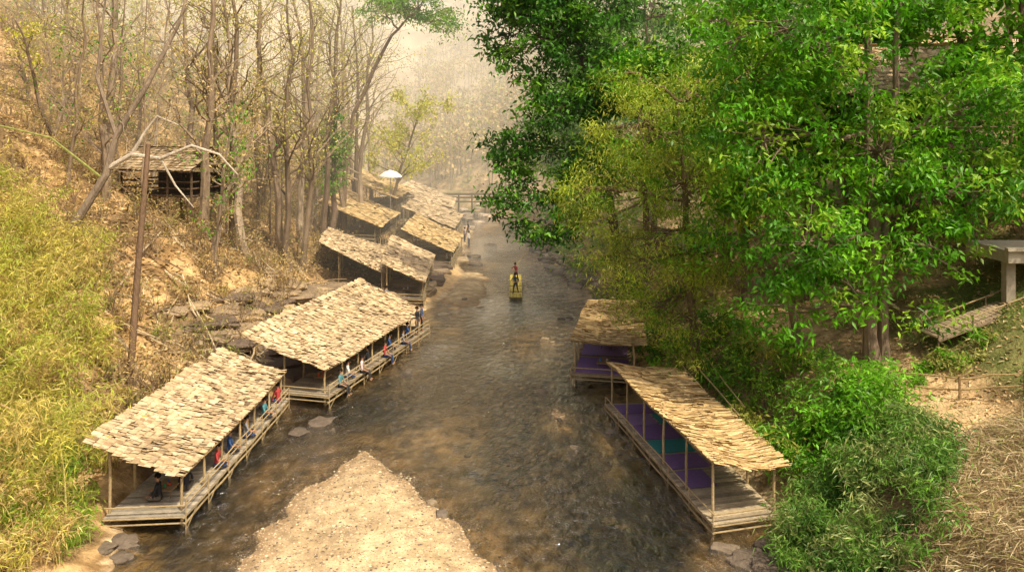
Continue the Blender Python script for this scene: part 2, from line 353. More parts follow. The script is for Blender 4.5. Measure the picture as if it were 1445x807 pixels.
# ---------------------------------------------------------------- huts
TAN=[(.64,.48,.295),(.58,.43,.255),(.70,.55,.365),(.50,.36,.21),(.38,.26,.15)]
GOLD=[(.64,.45,.22),(.56,.39,.18),(.70,.52,.28),(.45,.30,.14)]
def hut(name,A,B,Cc,D,zr,zb,dz,style='tile',deck=(.05,.75),mats=None,rail=2,nlen=6,pal=None,tone=1.0,deckcol=(.30,.24,.17),step=1.0,table=True):
    E=empty(name);A,B,Cc,D=[np.array(p,float) for p in(A,B,Cc,D)]
    def P(u,v,z=None):
        u=np.asarray(u,float);v=np.asarray(v,float)
        xy=(A[0]*(1-u)*(1-v)+B[0]*u*(1-v)+Cc[0]*u*v+D[0]*(1-u)*v,A[1]*(1-u)*(1-v)+B[1]*u*(1-v)+Cc[1]*u*v+D[1]*(1-u)*v)
        zz=(zr*(1-v)+zb*v+(fbm(u*5+A[0],v*2+A[1],2,5)-.5)*.28-.10*np.sin(np.pi*v)) if z is None else z+0*u*v
        return np.stack([xy[0]+0*v,xy[1]+0*u,zz],-1)
    Ln=np.linalg.norm(B-A);Wd=np.linalg.norm(D-A)
    mb=MB();nu,nv=24,8
    U,V=np.meshgrid(np.linspace(0.01,.99,nu),np.linspace(.02,.98,nv),indexing='ij')
    g=P(U,V);g[...,2]-=.04;q=(np.arange(nu-1)[:,None]*nv+np.arange(nv-1)[None]);
    mb.add(g.reshape(-1,3),np.stack([q,q+nv,q+nv+1,q+1],-1).reshape(-1,4),0,np.array((.22,.15,.085))*tone)
    pal_=np.array(pal or TAN)*tone
    if style=='tile': rows=int(Wd/.20/step);per=Ln/.14/step;tl_,tw=.36*step,.20*step;lift=.05
    else: rows=int(Wd/.2);per=Ln/.045;tl_,tw=.6,.075;lift=.028
    rows=max(rows,6);N=int(rows*per)
    r=np.repeat(np.arange(rows),int(per));u=(np.tile(np.arange(int(per)),rows)+rng.uniform(-.4,.4,len(r)))/int(per)
    u=u*1.01-.005+rng.normal(0,.0015,len(r))
    v=(r+rng.uniform(-.11,.11,len(r)))/rows
    v=v-.02
    c0=P(u,v);c1=P(u,v+tl_/Wd)
    up=c1-c0;sd=unit(P(u+.01,v)-P(u,v))
    ang=rng.normal(0,.11,len(u))[:,None]
    up=up*rng.uniform(.85,1.12,(len(u),1));sdr=sd*np.cos(ang)+unit(up)*np.sin(ang);upr=up*np.cos(ang)-sd*np.linalg.norm(up,axis=1)[:,None]*np.sin(ang)
    hl=lift*rng.uniform(.5,1.7,(len(u),1));zz=np.array([0,0,1.])
    w=tw*rng.uniform(.7,1.2,(len(u),1))
    lo=c0+zz*hl;hi=lo+upr;hi[:,2]-=hl[:,0]*.9
    tiltw=rng.normal(0,.016,(len(u),1))*zz
    vv=np.stack([lo-sdr*w*.42-tiltw,lo+sdr*w*.42+tiltw,hi+sdr*w*.5+tiltw,hi-sdr*w*.5-tiltw],1)
    rowtone=(rng.uniform(.86,1.1,rows)[r])[:,None]
    patch=(.76+.48*fbm(u*Ln*.5,v*Wd*.5,3,int(abs(A[0]*7))))[:,None]
    cc=pal_[rng.choice(len(pal_),len(u),p=([.3,.27,.22,.14,.07] if len(pal_)==5 else None))]*rng.uniform(.84,1.12,(len(u),1))*rowtone*patch
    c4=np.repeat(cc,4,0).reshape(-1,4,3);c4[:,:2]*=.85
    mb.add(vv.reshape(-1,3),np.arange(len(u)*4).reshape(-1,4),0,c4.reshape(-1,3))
    for v_ in(.0,.97):
        tube(mb,P(np.linspace(0,1,9),np.full(9,v_))+[0,0,-.06],.035,6,0,np.array((.34,.24,.12))*tone)
    mb.obj('roof',[M_THATCH],E)
    mb=MB();bam=np.array((.40,.30,.165))*tone
    for k in range(nlen):
        u_=.03+.94*k/(nlen-1)
        tube(mb,P(np.linspace(u_,u_,4),np.linspace(0,1,4))+[0,0,-.12],.04,6,0,bam*.7)
        for v_ in (max(deck[0],.04),deck[1]):
            p=P(u_,v_);g0=gz(p[0],p[1])
            tube(mb,[[p[0],p[1],min(g0,dz)-.3],[p[0]+rng.normal(0,.03),p[1],(dz+p[2])/2],[p[0],p[1],p[2]-.08]],[.055,.05,.045],7,0,bam*rng.uniform(.7,1.2))
    ux=unit(B-A)
    for v_ in deck:
        for dzz in(-.1,-.32) if v_==deck[0] else (-.1,):
            pts=P(np.linspace(-.01,1.01,8),np.full(8,v_),dz+dzz);pts[:,:2]+=rng.normal(0,.02,(8,2))
            tube(mb,pts,.04,6,0,bam*.75)
    n=int(Ln/1.0)
    for dzz in [.28,.5][:rail]:
        tube(mb,P(np.linspace(0,1,8),np.full(8,deck[0]+.005),dz+dzz)+rng.normal(0,.012,(8,3)),.024,6,0,bam*.95)
    for k in range(0,n+1,2):
        u_=k/n;p=P(u_,deck[0]-.008);tube(mb,[[p[0],p[1],-.3],[p[0],p[1],dz+(.52 if rail>1 else .3)]],.024,5,0,bam*.9)
    for k in range(0,n,2):
        a=P(k/n,deck[0]-.01,-.05);b=P((k+.9)/n,deck[0]-.01,dz-.12);tube(mb,[a,b],.02,5,0,bam*.6)
    for dzz in(-.1,-.3,.3):
        tube(mb,P(np.zeros(4),np.linspace(*deck,4),dz+dzz),.03,6,0,bam*.85)
    mb.obj('bamboo_frame',[M_WOOD],E)
    mb=MB();n=int(Ln/.15)
    for k in range(n):
        u0,u1=k/n,(k+.86)/n
        a=P(u0,deck[0]-.01,dz-.05);b=P(u1,deck[0]-.01,dz-.05);c=P(u0,deck[1]+.01,dz-.05)
        boxv(mb,a+[0,0,rng.normal(0,.006)],b-a,c-a,[0,0,.045],0,np.array(deckcol)*rng.uniform(.6,1.2))
    mb.obj('deck',[M_WOOD],E)
    if mats:
        mb=MB()
        for (u0,u1,v0,v1,c) in mats:
            a=P(u0,v0,dz+.012);boxv(mb,a,P(u1,v0,dz+.012)-a,P(u0,v1,dz+.012)-a,[0,0,.025],0,c)
        mb.obj('floor_mats',[M_CLOTH],E)
    if table:
        mb=MB();nt_=max(2,int(Ln/3))
        for k in range(nt_):
            u_=.15+.72*k/(nt_-1);v_=(deck[0]+deck[1])/2
            c=P(u_,v_,dz);e1=np.append(ux,0)*.5;e2=np.array([-ux[1],ux[0],0])*.35
            boxv(mb,c-e1-e2+[0,0,.28],2*e1,2*e2,[0,0,.03],0,(.30,.2,.11))
            for sx in(-1,1):
                for sy in(-1,1):
                    p=c+e1*.85*sx+e2*.8*sy;tube(mb,[p,p+[0,0,.28]],.02,5,0,(.2,.13,.07))
            for q in range(3):
                o=c+e1*rng.uniform(-.7,.7)+e2*rng.uniform(-.6,.6)+[0,0,.31]
                hh=rng.uniform(.06,.22);rr=rng.uniform(.03,.09)
                tube(mb,[o,o+[0,0,hh*.6],o+[0,0,hh]],[rr*.8,rr,rr*.5],8,0,[(.6,.6,.58),(.05,.25,.12),(.5,.1,.05),(.1,.2,.5)][int(rng.integers(4))])
        mb.obj('low_tables_with_dishes',[M_WOOD],E)
    return P
PUR=(.22,.13,.29);PUR2=(.29,.19,.35);TEAL=(.06,.26,.25)
P1=hut('bamboo_river_hut',(-11.35,29.2),(-11.0,41.4),(-13.85,40.6),(-14.45,28.9),1.8,3.15,.5,deck=(-.04,.82),nlen=7,deckcol=(.38,.33,.26))
P2=hut('bamboo_river_hut',(-9.15,41.5),(-5.6,55.2),(-10.2,57.4),(-13.4,42.6),1.8,3.4,.6,deck=(-.05,.55),nlen=8,deckcol=(.34,.28,.2))
matsR=[(.36,.47,.06,.66,PUR),(.49,.60,.06,.66,TEAL),(.61,.74,.06,.66,PUR),(.75,.86,.06,.5,PUR2),(.87,.97,.06,.6,PUR),(.36,.5,.70,.9,PUR2),(.75,.86,.54,.9,TEAL),(.22,.34,.06,.5,PUR)]
P3=hut('bamboo_river_hut',(6.8,28.5),(4.55,40.7),(7.5,40.9),(9.3,29.2),2.5,2.2,.5,'straw',deck=(-.02,.95),mats=matsR,nlen=6,pal=GOLD,deckcol=(.46,.37,.25),tone=1.0,rail=1,table=False)
P4=hut('bamboo_river_hut',(3.15,45.2),(5.0,55.4),(8.1,55.2),(6.7,44.4),2.4,2.35,.6,'straw',deck=(.0,.9),mats=[(.02,.3,.05,.8,PUR),(.35,.6,.05,.8,PUR2)],nlen=5,pal=GOLD,deckcol=(.3,.22,.15),rail=1)
FT=1.08
hut('bamboo_river_hut',(-9.6,64.0),(-11.0,77),(-16.6,77),(-15.4,68),2.5,4.4,.9,deck=(.02,.7),nlen=6,step=1.25,tone=FT)
hut('bamboo_river_hut',(-6.5,63.0),(-6.9,76),(-11.0,79),(-9.7,63.6),2.0,3.4,.8,deck=(.02,.9),nlen=5,step=1.25,tone=FT)
hut('bamboo_river_hut',(-5.4,77.5),(-5.1,89),(-10.2,92),(-10.2,79),2.1,4.0,.8,deck=(.02,.8),nlen=5,step=1.3,pal=GOLD,tone=FT)
hut('bamboo_river_hut',(-12.2,79),(-12.0,91),(-17.8,93),(-18.4,81),4.2,6.4,3.0,deck=(.1,.8),nlen=5,step=1.4,pal=GOLD,tone=FT)
hut('bamboo_river_hut',(-6.2,91),(-6.0,105),(-11.8,107),(-12.0,93),2.5,4.6,1.0,deck=(.02,.8),nlen=5,step=1.5,tone=FT)
hut('bamboo_river_hut',(-7.6,107),(-8.0,121),(-14.4,123),(-14.6,108),3.0,5.4,1.6,deck=(.1,.8),nlen=5,step=1.6,tone=FT)
hut('bamboo_river_hut',(-12.9,95),(-12.7,108),(-18.8,110),(-19,97),5.4,7.6,4.2,deck=(.1,.8),nlen=5,step=1.6,pal=GOLD,tone=FT)
hut('bamboo_river_hut',(4.4,88),(2.6,99),(7,101),(8,90),2.6,4,1,deck=(.1,.8),nlen=5,step=1.5,tone=.5)

SH=[(.62,.62,.58),(.04,.08,.20),(.03,.03,.035),(.36,.05,.05),(.08,.22,.26),(.50,.32,.1),(.2,.2,.22),(.6,.48,.5)]
def put(P,u,v,z,face,pose,s):
    p=P(u,v,z);person('person',tuple(p),face,pose,shirt=SH[s],pants=[(.03,.05,.12),(.04,.04,.045),(.12,.1,.08)][s%3],hair=(.012,.01,.008))
for u,v,f,s in[(.10,.4,1.6,2),(.16,.2,.5,2),(.33,.10,-1.6,3),(.45,.12,-1.4,1),(.58,.08,-1.2,6),(.66,.15,1.8,5),(.78,.08,-1.6,4),(.88,.12,2.6,2),(.4,.4,1.2,0),(.95,.06,1,3)]:
    put(P1,u,v,.5,f,'sit',s)
for u,v,f,s,po in[(.1,-.03,-1.8,4,'edge'),(.2,.04,-1.4,0,'sit'),(.28,-.03,-1.6,7,'edge'),(.4,.05,1.4,2,'sit'),(.5,-.03,-1.7,3,'edge'),(.6,.05,-1.5,1,'sit'),(.7,-.02,-1.5,6,'edge'),(.8,.05,-1.2,1,'sit'),(.93,-.02,-1.6,1,'stand'),(.87,-.02,-2,2,'stand')]:
    put(P2,u,v,.6,f,po,s)
for (x,y,z,f,po,s) in[(-4.8,95,.3,1.2,'stand',0),(-5.4,97,.3,-1,'stand',7),(-6.2,80,.8,-1.5,'sit',0),(-11.2,78,3,-1.5,'stand',4),(-7.0,70,.8,-1.5,'sit',3),(-5.3,103,.3,2,'walk',2),(-9,61,1.1,1,'walk',6)]:
    person('person',(x,y,gz(x,y) if po!='sit' else z),f,po,shirt=SH[s])

# raft with rower and passenger
R_=empty('bamboo_raft');mb=MB()
for k in range(9):
    x=.3+(k-4)*.115;yy=np.linspace(66.2,75.2,10);zz=.06+.0*yy+np.maximum(0,(yy-73.6))**2*.12+np.maximum(0,67.2-yy)**2*.15
    tube(mb,np.stack([x+0*yy+rng.normal(0,.008,10),yy,zz],1),np.linspace(.05,.06,10),7,0,np.array((.72,.58,.12))*rng.uniform(.8,1.15))
for yb in(66.8,69,71.4,73.8): tube(mb,[[-.25,yb,.14],[.85,yb,.14]],.035,6,0,(.3,.2,.08))
boxv(mb,[.1,69.4,.32],[.45,0,0],[0,.4,0],[0,0,.04],0,(.6,.45,.12))
for px_,py_ in((.14,69.45),(.5,69.45),(.14,69.75),(.5,69.75)): tube(mb,[[px_,py_,.1],[px_,py_,.32]],.02,5,0,(.4,.28,.1))
mb.obj('poles_and_seat',[M_WOOD],R_)
mb=MB();tube(mb,[[-.75,73.2,-.1],[.15,73.6,1.25],[1.25,74.2,2.6]],.022,6,0,(.5,.38,.15));tube(mb,[[-.5,67.2,.2],[.3,68.4,.8],[1.1,69.8,1.3]],.02,6,0,(.5,.38,.15))
mb.obj('punting_pole',[M_WOOD],R_)
person('raft_rower',(.35,73.2,.14),2.7,'row',shirt=(.35,.03,.04),pants=(.03,.03,.04))
person('raft_passenger',(.3,68.2,.14),2.9,'row',shirt=(.02,.06,.09),pants=(.02,.03,.05))

# footbridge, umbrella
E=empty('bamboo_footbridge');mb=MB()
for k in range(60):
    x=-20+k*.4;boxv(mb,[x,127,1.9+.2*math.sin(k*.1)],[.34,0,0],[0,1.3,0],[0,0,.06],0,np.array((.13,.095,.065))*rng.uniform(.7,1.2))
for yy in(127,128.3):
    for z_ in(1.85,2.5,3.0): tube(mb,wob((-20,yy,z_),(4,yy,z_),8,.03),.10,5,0,(.10,.07,.045))
    for k in range(13): tube(mb,[[-20+2*k,yy,-.5],[-20+2*k,yy,3.1]],.09,5,0,(.09,.06,.04))
mb.obj('deck_and_rails',[M_WOOD],E)
E=empty('parasol');mb=MB();th=np.arange(17)*2*np.pi/16
ux0,uy0,uz0=-13.3,93,8.0
for r0,r1,h0,h1 in((1.3,1.25,-.15,0),(1.25,.7,0,.4),(.7,.05,.4,.62)):
    v=[[ux0+r0*math.cos(q),uy0+r0*math.sin(q),uz0+h0] for q in th]+[[ux0+r1*math.cos(q),uy0+r1*math.sin(q),uz0+h1] for q in th]
    mb.add(v,[[i,i+1,i+18,i+17] for i in range(16)],0,(.8,.8,.76))
mb.obj('canopy',[M_CLOTH],E);mb=MB();tube(mb,[[ux0,uy0,2.2],[ux0,uy0,8.7]],.04,8,0,(.4,.35,.3));mb.obj('pole',[M_WOOD],E)

E=empty('utility_pole');mb=MB();tube(mb,[[-18.0,40,gz(-18,40)-.4],[-17.6,40,7],[-17.1,40,12.9]],[.17,.15,.11],8,0,(.20,.13,.085))
mb.obj('pole',[M_BARK],E,True)
mb=MB()
def cable(a,b,sag,r=.02,c=(.12,.09,.06)):
    t=np.linspace(0,1,14)[:,None];p=np.array(a)*(1-t)+np.array(b)*t;p[:,2]-=sag*4*(t*(1-t))[:,0];tube(mb,p,r,5,0,c)
cable((-17.8,40,7.5),(-30,52,12),.8);cable((-17.9,40,4.5),(-13.6,43,3.3),.4);cable((-17.7,40,8.5),(-16,75,8),1)
cable((-26,38,8.3),(-16.5,36,1.6),.3,.04,(.3,.2,.1));cable((-22,30,6),(-15,33,1),.2,.035,(.4,.28,.13))
mb.obj('cables',[M_WOOD],E)
mb=MB()
for k in range(240):
    y=rng.uniform(32,72);x=-y*rng.uniform(.24,.5)
    if float(tside(x,y)[0])<3: continue
    a=rng.uniform(0,6.28);l=rng.uniform(.8,4);x2=x+math.cos(a)*l;y2=y+math.sin(a)*l
    tube(mb,wob((x,y,gz(x,y)+.12),(x2,y2,gz(x2,y2)+rng.uniform(.1,.9)),5,.06),rng.uniform(.02,.055),5,0,pick([(.42,.32,.2),(.5,.4,.27),(.25,.17,.1)],1)[0])
mb.obj('fallen_branches',[M_BARK])

def shed(name,x,y,z,w,d,h,rh,rot,tone=1.0,roof=.7):
    E=empty(name);cs,sn=math.cos(rot),math.sin(rot)
    def L(a,b,c): return np.array([x+a*cs-b*sn,y+a*sn+b*cs,z+c])
    mb=MB();wc=np.array((.14,.095,.06))*tone
    for a in np.linspace(-w/2,w/2,4):
        for b in(-d/2,d/2): tube(mb,[L(a,b,-5.0),L(a,b,h)],.09,6,0,wc*rng.uniform(.8,1.3))
    for c in(0,.5,.95):
        for s in(-1,1):
            tube(mb,[L(-w/2,s*d/2,c),L(w/2,s*d/2,c)],.06,5,0,wc);tube(mb,[L(s*w/2,-d/2,c),L(s*w/2,d/2,c)],.06,5,0,wc)
    n=int(w/.25)
    for k in range(n): boxv(mb,L(-w/2+k*w/n,-d/2,-.1),np.array([cs,sn,0])*w/n*.85,np.array([-sn,cs,0])*d,[0,0,.07],0,wc*rng.uniform(.7,1.5))
    for k in range(n): boxv(mb,L(-w/2+k*w/n,d/2+.08,-.1),np.array([cs,sn,0])*w/n*.9,np.array([-sn,cs,0])*.04,[0,0,h*.75],0,wc*rng.uniform(.4,1.0))
    mb.obj('frame_and_walls',[M_WOOD],E)
    mb=MB()
    for s in(-1,1):
        rows=int(d/2/.3)+4;per=int(w*1.15/.24)
        R1,U1=np.meshgrid(np.arange(rows),np.arange(per),indexing='ij');R1=R1.ravel();U1=U1.ravel();k=len(R1)
        a=(-w*.575+(U1+rng.uniform(-.3,.3,k))*w*1.15/per);t=(R1+rng.uniform(-.2,.2,k))/rows
        v=[]
        for da,dt,dh in((-.17,0,.06),(.17,0,.06),(.17,1.7/rows,0),(-.17,1.7/rows,0)):
            bb=s*(d/2+.6)*(1-t-dt);z2=h-.3+(rh+.3)*(t+dt)
            aa=a+da;v.append(np.stack([x+aa*cs-bb*sn,y+aa*sn+bb*cs,z+z2+dh*rng.uniform(.5,1.8,k)],-1))
        mb.add(np.stack(v,1).reshape(-1,3),np.arange(k*4).reshape(-1,4),0,np.repeat(pick(TAN,k)*roof,4,0))
        q=[L(-w*.57,s*(d/2+.6),h-.35),L(w*.57,s*(d/2+.6),h-.35),L(w*.57,0,h+rh-.06),L(-w*.57,0,h+rh-.06)];mb.add(q,[[0,1,2,3]],0,(.1,.06,.04))
    mb.obj('thatched_roof',[M_THATCH],E)
shed('hillside_shelter',-23.8,60,gz(-23.8,60)+2.0,6,3.6,2.0,1.2,-.35,.8,.62)
shed('wooden_house',20.5,46,12.6,10,5,3.0,2.4,-.1,1.2,1.0)
shed('wooden_house',32,60,14,12,7,3.2,2.6,.1,1.1,.9)
E=empty('concrete_walkway');mb=MB()
boxv(mb,[20.2,34.6,8.2],[9,0,0],[0,3.2,0],[0,0,.5],0,(.42,.37,.29))
boxv(mb,[20.1,34.45,8.703],[9.1,0,0],[0,.25,0],[0,0,.14],0,(.45,.40,.32))
for x in(20.35,24.2): boxv(mb,[x,35.0,5.2],[.38,0,0],[0,.38,0],[0,0,3.0],0,(.36,.31,.24))
mb.obj('slab_and_pillars',[M_CONC],E)
E=empty('plank_walkway');mb=MB()
a0=np.array((17.0,33.9,5.3));a1=np.array((24.5,35.0,7.6));dv=a1-a0;n=40
for k in range(n):
    boxv(mb,a0+dv*k/n+[0,0,rng.normal(0,.01)],dv/n*.86,[-.15,1.3,0],[0,0,.05],0,np.array((.38,.29,.19))*rng.uniform(.7,1.15))
for oy in(0,1.3):
    off=np.array([-.15*oy/1.3,oy,0])
    tube(mb,[a0+off-[0,0,.08],a1+off-[0,0,.08]],.07,6,0,(.2,.15,.1))
    tube(mb,wob(a0+off+[0,0,.4],a1+off+[0,0,.4],6,.02),.028,6,0,(.36,.27,.15))
    for k in range(6): p=a0+off+dv*k/5;tube(mb,[p-[0,0,1.4],p+[0,0,.45]],.035,6,0,(.22,.16,.1))
mb.obj('planks_and_rails',[M_WOOD],E)
E=empty('bamboo_fence');mb=MB()
pts=[(14.6,32.0),(16.0,30.4),(17.6,29.2),(19.5,28.2)]
for a,b in zip(pts[:-1],pts[1:]):
    za,zb=gz(*a),gz(*b)
    for h_ in(.35,.75): tube(mb,wob((a[0],a[1],za+h_),(b[0],b[1],zb+h_),5,.03),.03,6,0,(.42,.31,.15))
for a in pts: tube(mb,[[a[0],a[1],gz(*a)-.3],[a[0],a[1],gz(*a)+.85]],.045,6,0,(.3,.2,.1))
for k in range(3): tube(mb,wob((8.6+k*.5,33+k,2.2),(8.3+k*.5,44+k*1.2,2.0+.4*k),5,.04),.03,6,0,(.42,.31,.15))
mb.obj('poles',[M_WOOD],E)
print('T structures',time.time()-T0)

# ---------------------------------------------------------------- trees
def crown(mb,crowns,nclump,nleaf,sig,L,W,cols,droop,limbfrom=None,bark=(.2,.15,.1),flatc=.55,shade=.45,hang=0):
    cols=np.asarray(cols,float)
    tot=sum(r[0]*r[1]*r[2] for _,r in crowns)
    for c,r in crowns:
        c=np.array(c,float);r=np.array(r,float)
        k=max(4,int(nclump*(r[0]*r[1]*r[2])/tot))
        d=unit(rng.normal(0,1,(k,3)));rad=rng.uniform(.25,1,k)**.5
        cc=c+d*rad[:,None]*r*rng.uniform(.8,1.15,(k,1))
        if limbfrom is not None:
            p0=np.array(limbfrom(c),float)
            pm=wob(p0,c,6,.18);tube(mb,pm,np.linspace(.13,.05,6)*max(.6,min(1.6,r[0]/3)),6,0,bark)
            for q in cc[::3]: tube(mb,wob(pm[int(rng.integers(2,6))],q,4,.12),[.045,.035,.025,.012],5,0,bark)
        cb=cols[rng.integers(0,len(cols),k)]*rng.uniform(1-shade,1+shade*.5,(k,1))
        nl=nleaf
        off=rng.normal(0,1,(k,nl,3))*sig*np.array([1,1,flatc]);
        if hang: off[...,2]-=hang*np.abs(rng.normal(0,1,(k,nl)))
        P=(cc[:,None]+off*rng.uniform(.6,1.3,(k,1,1))).reshape(-1,3)
        col=np.repeat(cb,nl,0)*rng.uniform(.75,1.25,(k*nl,1))
        leaves(mb,P,L,W,1,col,droop,.6)
def bigtree(name,trunks,crowns,nclump,nleaf,sig,L,W,cols,droop=.4,bark=(.2,.14,.1),**kw):
    mb=MB();tr0=[]
    for pts,r0,r1 in trunks:
        pts=np.array(pts,float);n=12;t=np.linspace(0,len(pts)-1,n)
        pp=np.stack([np.interp(t,np.arange(len(pts)),pts[:,i]) for i in range(3)],1)
        pp[1:-1]+=rng.normal(0,.06,(n-2,3));tube(mb,pp,np.linspace(r0,r1,n)+np.array([r0*.5]+[0]*(n-1)),9,0,bark);tr0.append(pp)
    allp=np.concatenate(tr0)
    def lf(c):
        w=np.linalg.norm(allp-c,axis=1)+np.where(allp[:,2]>c[2]+.5,10,0);return allp[np.argmin(w)]
    crown(mb,crowns,nclump,nleaf,sig,L,W,cols,droop,lf,bark,**kw)
    return mb.obj(name,[M_BARK,M_LEAF])
GV=[(.13,.40,.012),(.20,.48,.018),(.075,.26,.010),(.31,.52,.035),(.10,.33,.012)]
GD=[(.045,.165,.014),(.07,.23,.016),(.11,.30,.02),(.03,.11,.012)]
GM=[(.09,.28,.015),(.15,.37,.02),(.055,.20,.014),(.24,.42,.03)]
GY=[(.38,.50,.03),(.46,.56,.055),(.28,.42,.03),(.56,.58,.09),(.17,.35,.02)]
def zt(x,y): return gz(x,y)
b=(15.0,35.3)
bigtree('broadleaf_tree',[([(b[0],b[1],zt(*b)-.4),(15.0,35.3,9),(14.8,35.4,14),(14.9,35.5,22)],.30,.12),([(b[0]+.55,b[1]+.2,zt(*b)-.4),(15.5,35.6,9),(15.9,35.6,14),(16.6,35.8,21)],.24,.1)],
 [((10.2,34.5,13.3),(2.6,2.4,3)),((12.4,35,17.2),(3.2,3,3)),((16.5,36,19.6),(4,3,1.8)),((19.5,35.5,14.6),(3.2,3,2.6)),((11.6,33.6,9.2),(2.4,2.2,2.2)),((13.2,34.2,7.6),(2.2,1.8,1.6)),((18,34.5,11.2),(2.8,2.6,2.0)),((20.5,35,11.8),(2.6,2.5,1.9)),((15,34.4,12.8),(3,2,2.6)),((9.4,35,17.5),(2.4,2.4,2.6)),((16.6,33.6,9.0),(2.2,1.6,1.6)),((10.6,34,6.6),(1.9,1.6,1.6)),((16.2,33.2,6.6),(1.3,1.1,.8))],
 640,46,.42,.32,.12,GV,.55,(.24,.18,.13))
b=(12.9,37.5)
bigtree('broadleaf_tree',[([(b[0]-.1,b[1],zt(*b)-.4),(12.1,37.2,6.5),(11.2,37,9),(10.8,37,15)],.2,.08),([(b[0]+.1,b[1],zt(*b)-.4),(12.3,37.6,6),(11.9,37.6,9.5)],.14,.06)],
 [((10.6,37.5,12),(2.6,2.2,2.6)),((11.5,38,16),(2.8,2.5,2.6)),((9.2,37.5,9),(1.8,1.8,1.8))],150,46,.42,.3,.11,GV,.5,(.22,.16,.11))
b=(9.0,41.9)
bigtree('feathery_tree',[([(b[0],b[1],zt(*b)-.4),(8.9,42,5),(8.6,42,9),(8.2,42.3,15)],.27,.09)],
 [((6.2,41.5,13.8),(2.6,2.4,2.3)),((8.6,42,11.2),(2.6,2.4,2.5)),((4.3,41,10.8),(2.3,2.2,2.2)),((6.8,40.8,8.2),(2.3,2.1,2.0)),((4.7,41.5,7.4),(1.7,1.7,1.4)),((9.6,41,7.6),(2.1,2,1.7)),((7.2,41.4,5.2),(1.6,1.6,1.2)),((9.4,43,15.4),(2.4,2,2.2)),((8.8,39.6,3.8),(1.5,1.5,1.2)),((6.3,45,4.6),(1.5,1.6,1.1)),((5.6,41,16.4),(1.6,1.6,1.2))],
 430,66,.42,.24,.05,GY,.75,(.18,.13,.08),hang=.28,shade=.5)
b=(8.2,62)
bigtree('mango_tree',[([(b[0],b[1],zt(*b)-.4),(7.2,62,8),(5.5,61.5,14),(4.5,61,22)],.42,.14)],
 [((1.8,60,20),(3.8,3.2,3.6)),((-.2,60,23.3),(2.8,3,2.4)),((5.6,61,22),(3.8,3.2,3.6)),((3.4,59.5,15),(3.0,3,2.4)),((.2,60,12.4),(2.5,2.4,2.2)),((-.2,59.6,8.9),(2.0,2,2.0)),((3.2,59.5,7.2),(2.4,2,2.2)),((1.3,59,6.4),(1.5,1.6,1.3)),((5.8,60,10.5),(3,2.8,3)),((6.6,60,17),(3.4,3,3))],
 560,48,.55,.42,.18,GD+[(.15,.35,.02)],.5,(.12,.09,.07))
for (x,y,h,r,pal) in[(11,66,22,4.6,GD),(9,56,18,3.6,GV),(13.5,54,20,4.2,GM),(17,60,22,4.6,GM),(23,58,24,5,GV),(22,41,15,3.2,GV),(27,42,20,4.4,GM),(29,48,22,5,GM),(7.5,78,20,4.2,GD),(13,80,24,5,GM),(5.6,92,15,3.2,GM),(10,100,22,5,GM),(35,60,24,6,GM),(24,75,26,6,GM),(12.6,46,15,3,GY),(15.5,44,14,3.0,GV),(27,34,18,3.6,GV),(24,54,13,3.6,GD),(6.2,112,14,3.2,GY)]:
    z=zt(x,y);cr=[]
    for k in range(6):
        cr.append(((x+rng.normal(0,r*.45),y+rng.normal(0,r*.4),z+h*rng.uniform(.38,.85)),(r*.62,r*.6,r*.55)))
    cr.append(((x,y,z+h*.85),(r*.7,r*.7,r*.6)))
    bigtree('broadleaf_tree',[([(x,y,z-.4),(x+rng.normal(0,.4),y,z+h*.5),(x+rng.normal(0,.6),y,z+h*.9)],.28,.08)],cr,150,34,.6,.48,.2,pal,.5,(.14,.1,.07))
print('T right trees',time.time()-T0)

def bare(name,base,h,r,lean=(0,0),bark=(.30,.22,.15),cols=None,nl=300,L=.22,W=.1,spread=1.0,nb=9,start=.35):
    mb=MB()
    base=np.array(base,float);top=base+[lean[0],lean[1],h]
    n=10;tp=wob(base-[0,0,.4],top,n,h*.011);tube(mb,tp,np.linspace(r,r*.25,n),7,0,bark)
    tips=[]
    for k in range(nb):
        f=rng.uniform(start,.97);i=f*(n-1);p0=tp[int(i)]+(tp[min(int(i)+1,n-1)]-tp[int(i)])*(i%1)
        az=rng.uniform(0,6.283);el=rng.uniform(.4,1.1);ln=h*rng.uniform(.14,.3)*spread*(1.2-f*.5)
        d=np.array([math.cos(az)*math.cos(el),math.sin(az)*math.cos(el),math.sin(el)])
        bp=wob(p0,p0+d*ln,5,ln*.06);rr=r*(1-f*.75)*.45;tube(mb,bp,np.linspace(rr,rr*.3,5),5,0,bark)
        for q in range(5):
            s=bp[int(rng.integers(1,5))];d2=unit(d+rng.normal(0,.5,3));l2=ln*rng.uniform(.25,.55)
            tube(mb,wob(s,s+d2*l2,4,l2*.06),np.linspace(rr*.4,.008,4),4,0,bark);tips+= [s+d2*l2,s+d2*l2*.6]
        tips.append(bp[-1])
    if cols is not None and nl:
        t=np.array(tips);P=t[rng.integers(0,len(t),nl)]+rng.normal(0,h*.024,(nl,3))
        leaves(mb,P,L,W,1,pick(cols,nl,.3),.5,.4)
    return mb.obj(name,[M_BARK,M_LEAF])
DRYL=[(.58,.42,.18),(.52,.36,.15),(.52,.43,.13),(.62,.49,.24)]
OLV=[(.48,.45,.10),(.54,.47,.14),(.35,.39,.07),(.58,.48,.17)]
YG=[(.56,.56,.06),(.64,.58,.10),(.46,.50,.05)]
BK=[(.28,.21,.145),(.23,.17,.115),(.37,.29,.21),(.18,.13,.09)]
x,y=-27,56.5;bare('bare_tree',(x,y,gz(x,y)),19,.36,(.8,0),(.30,.235,.17),DRYL,300,.22,.09,nb=11,start=.45)
mb=MB();pb=(.54,.47,.38)
x,y=-24.6,46.5;z=gz(x,y)
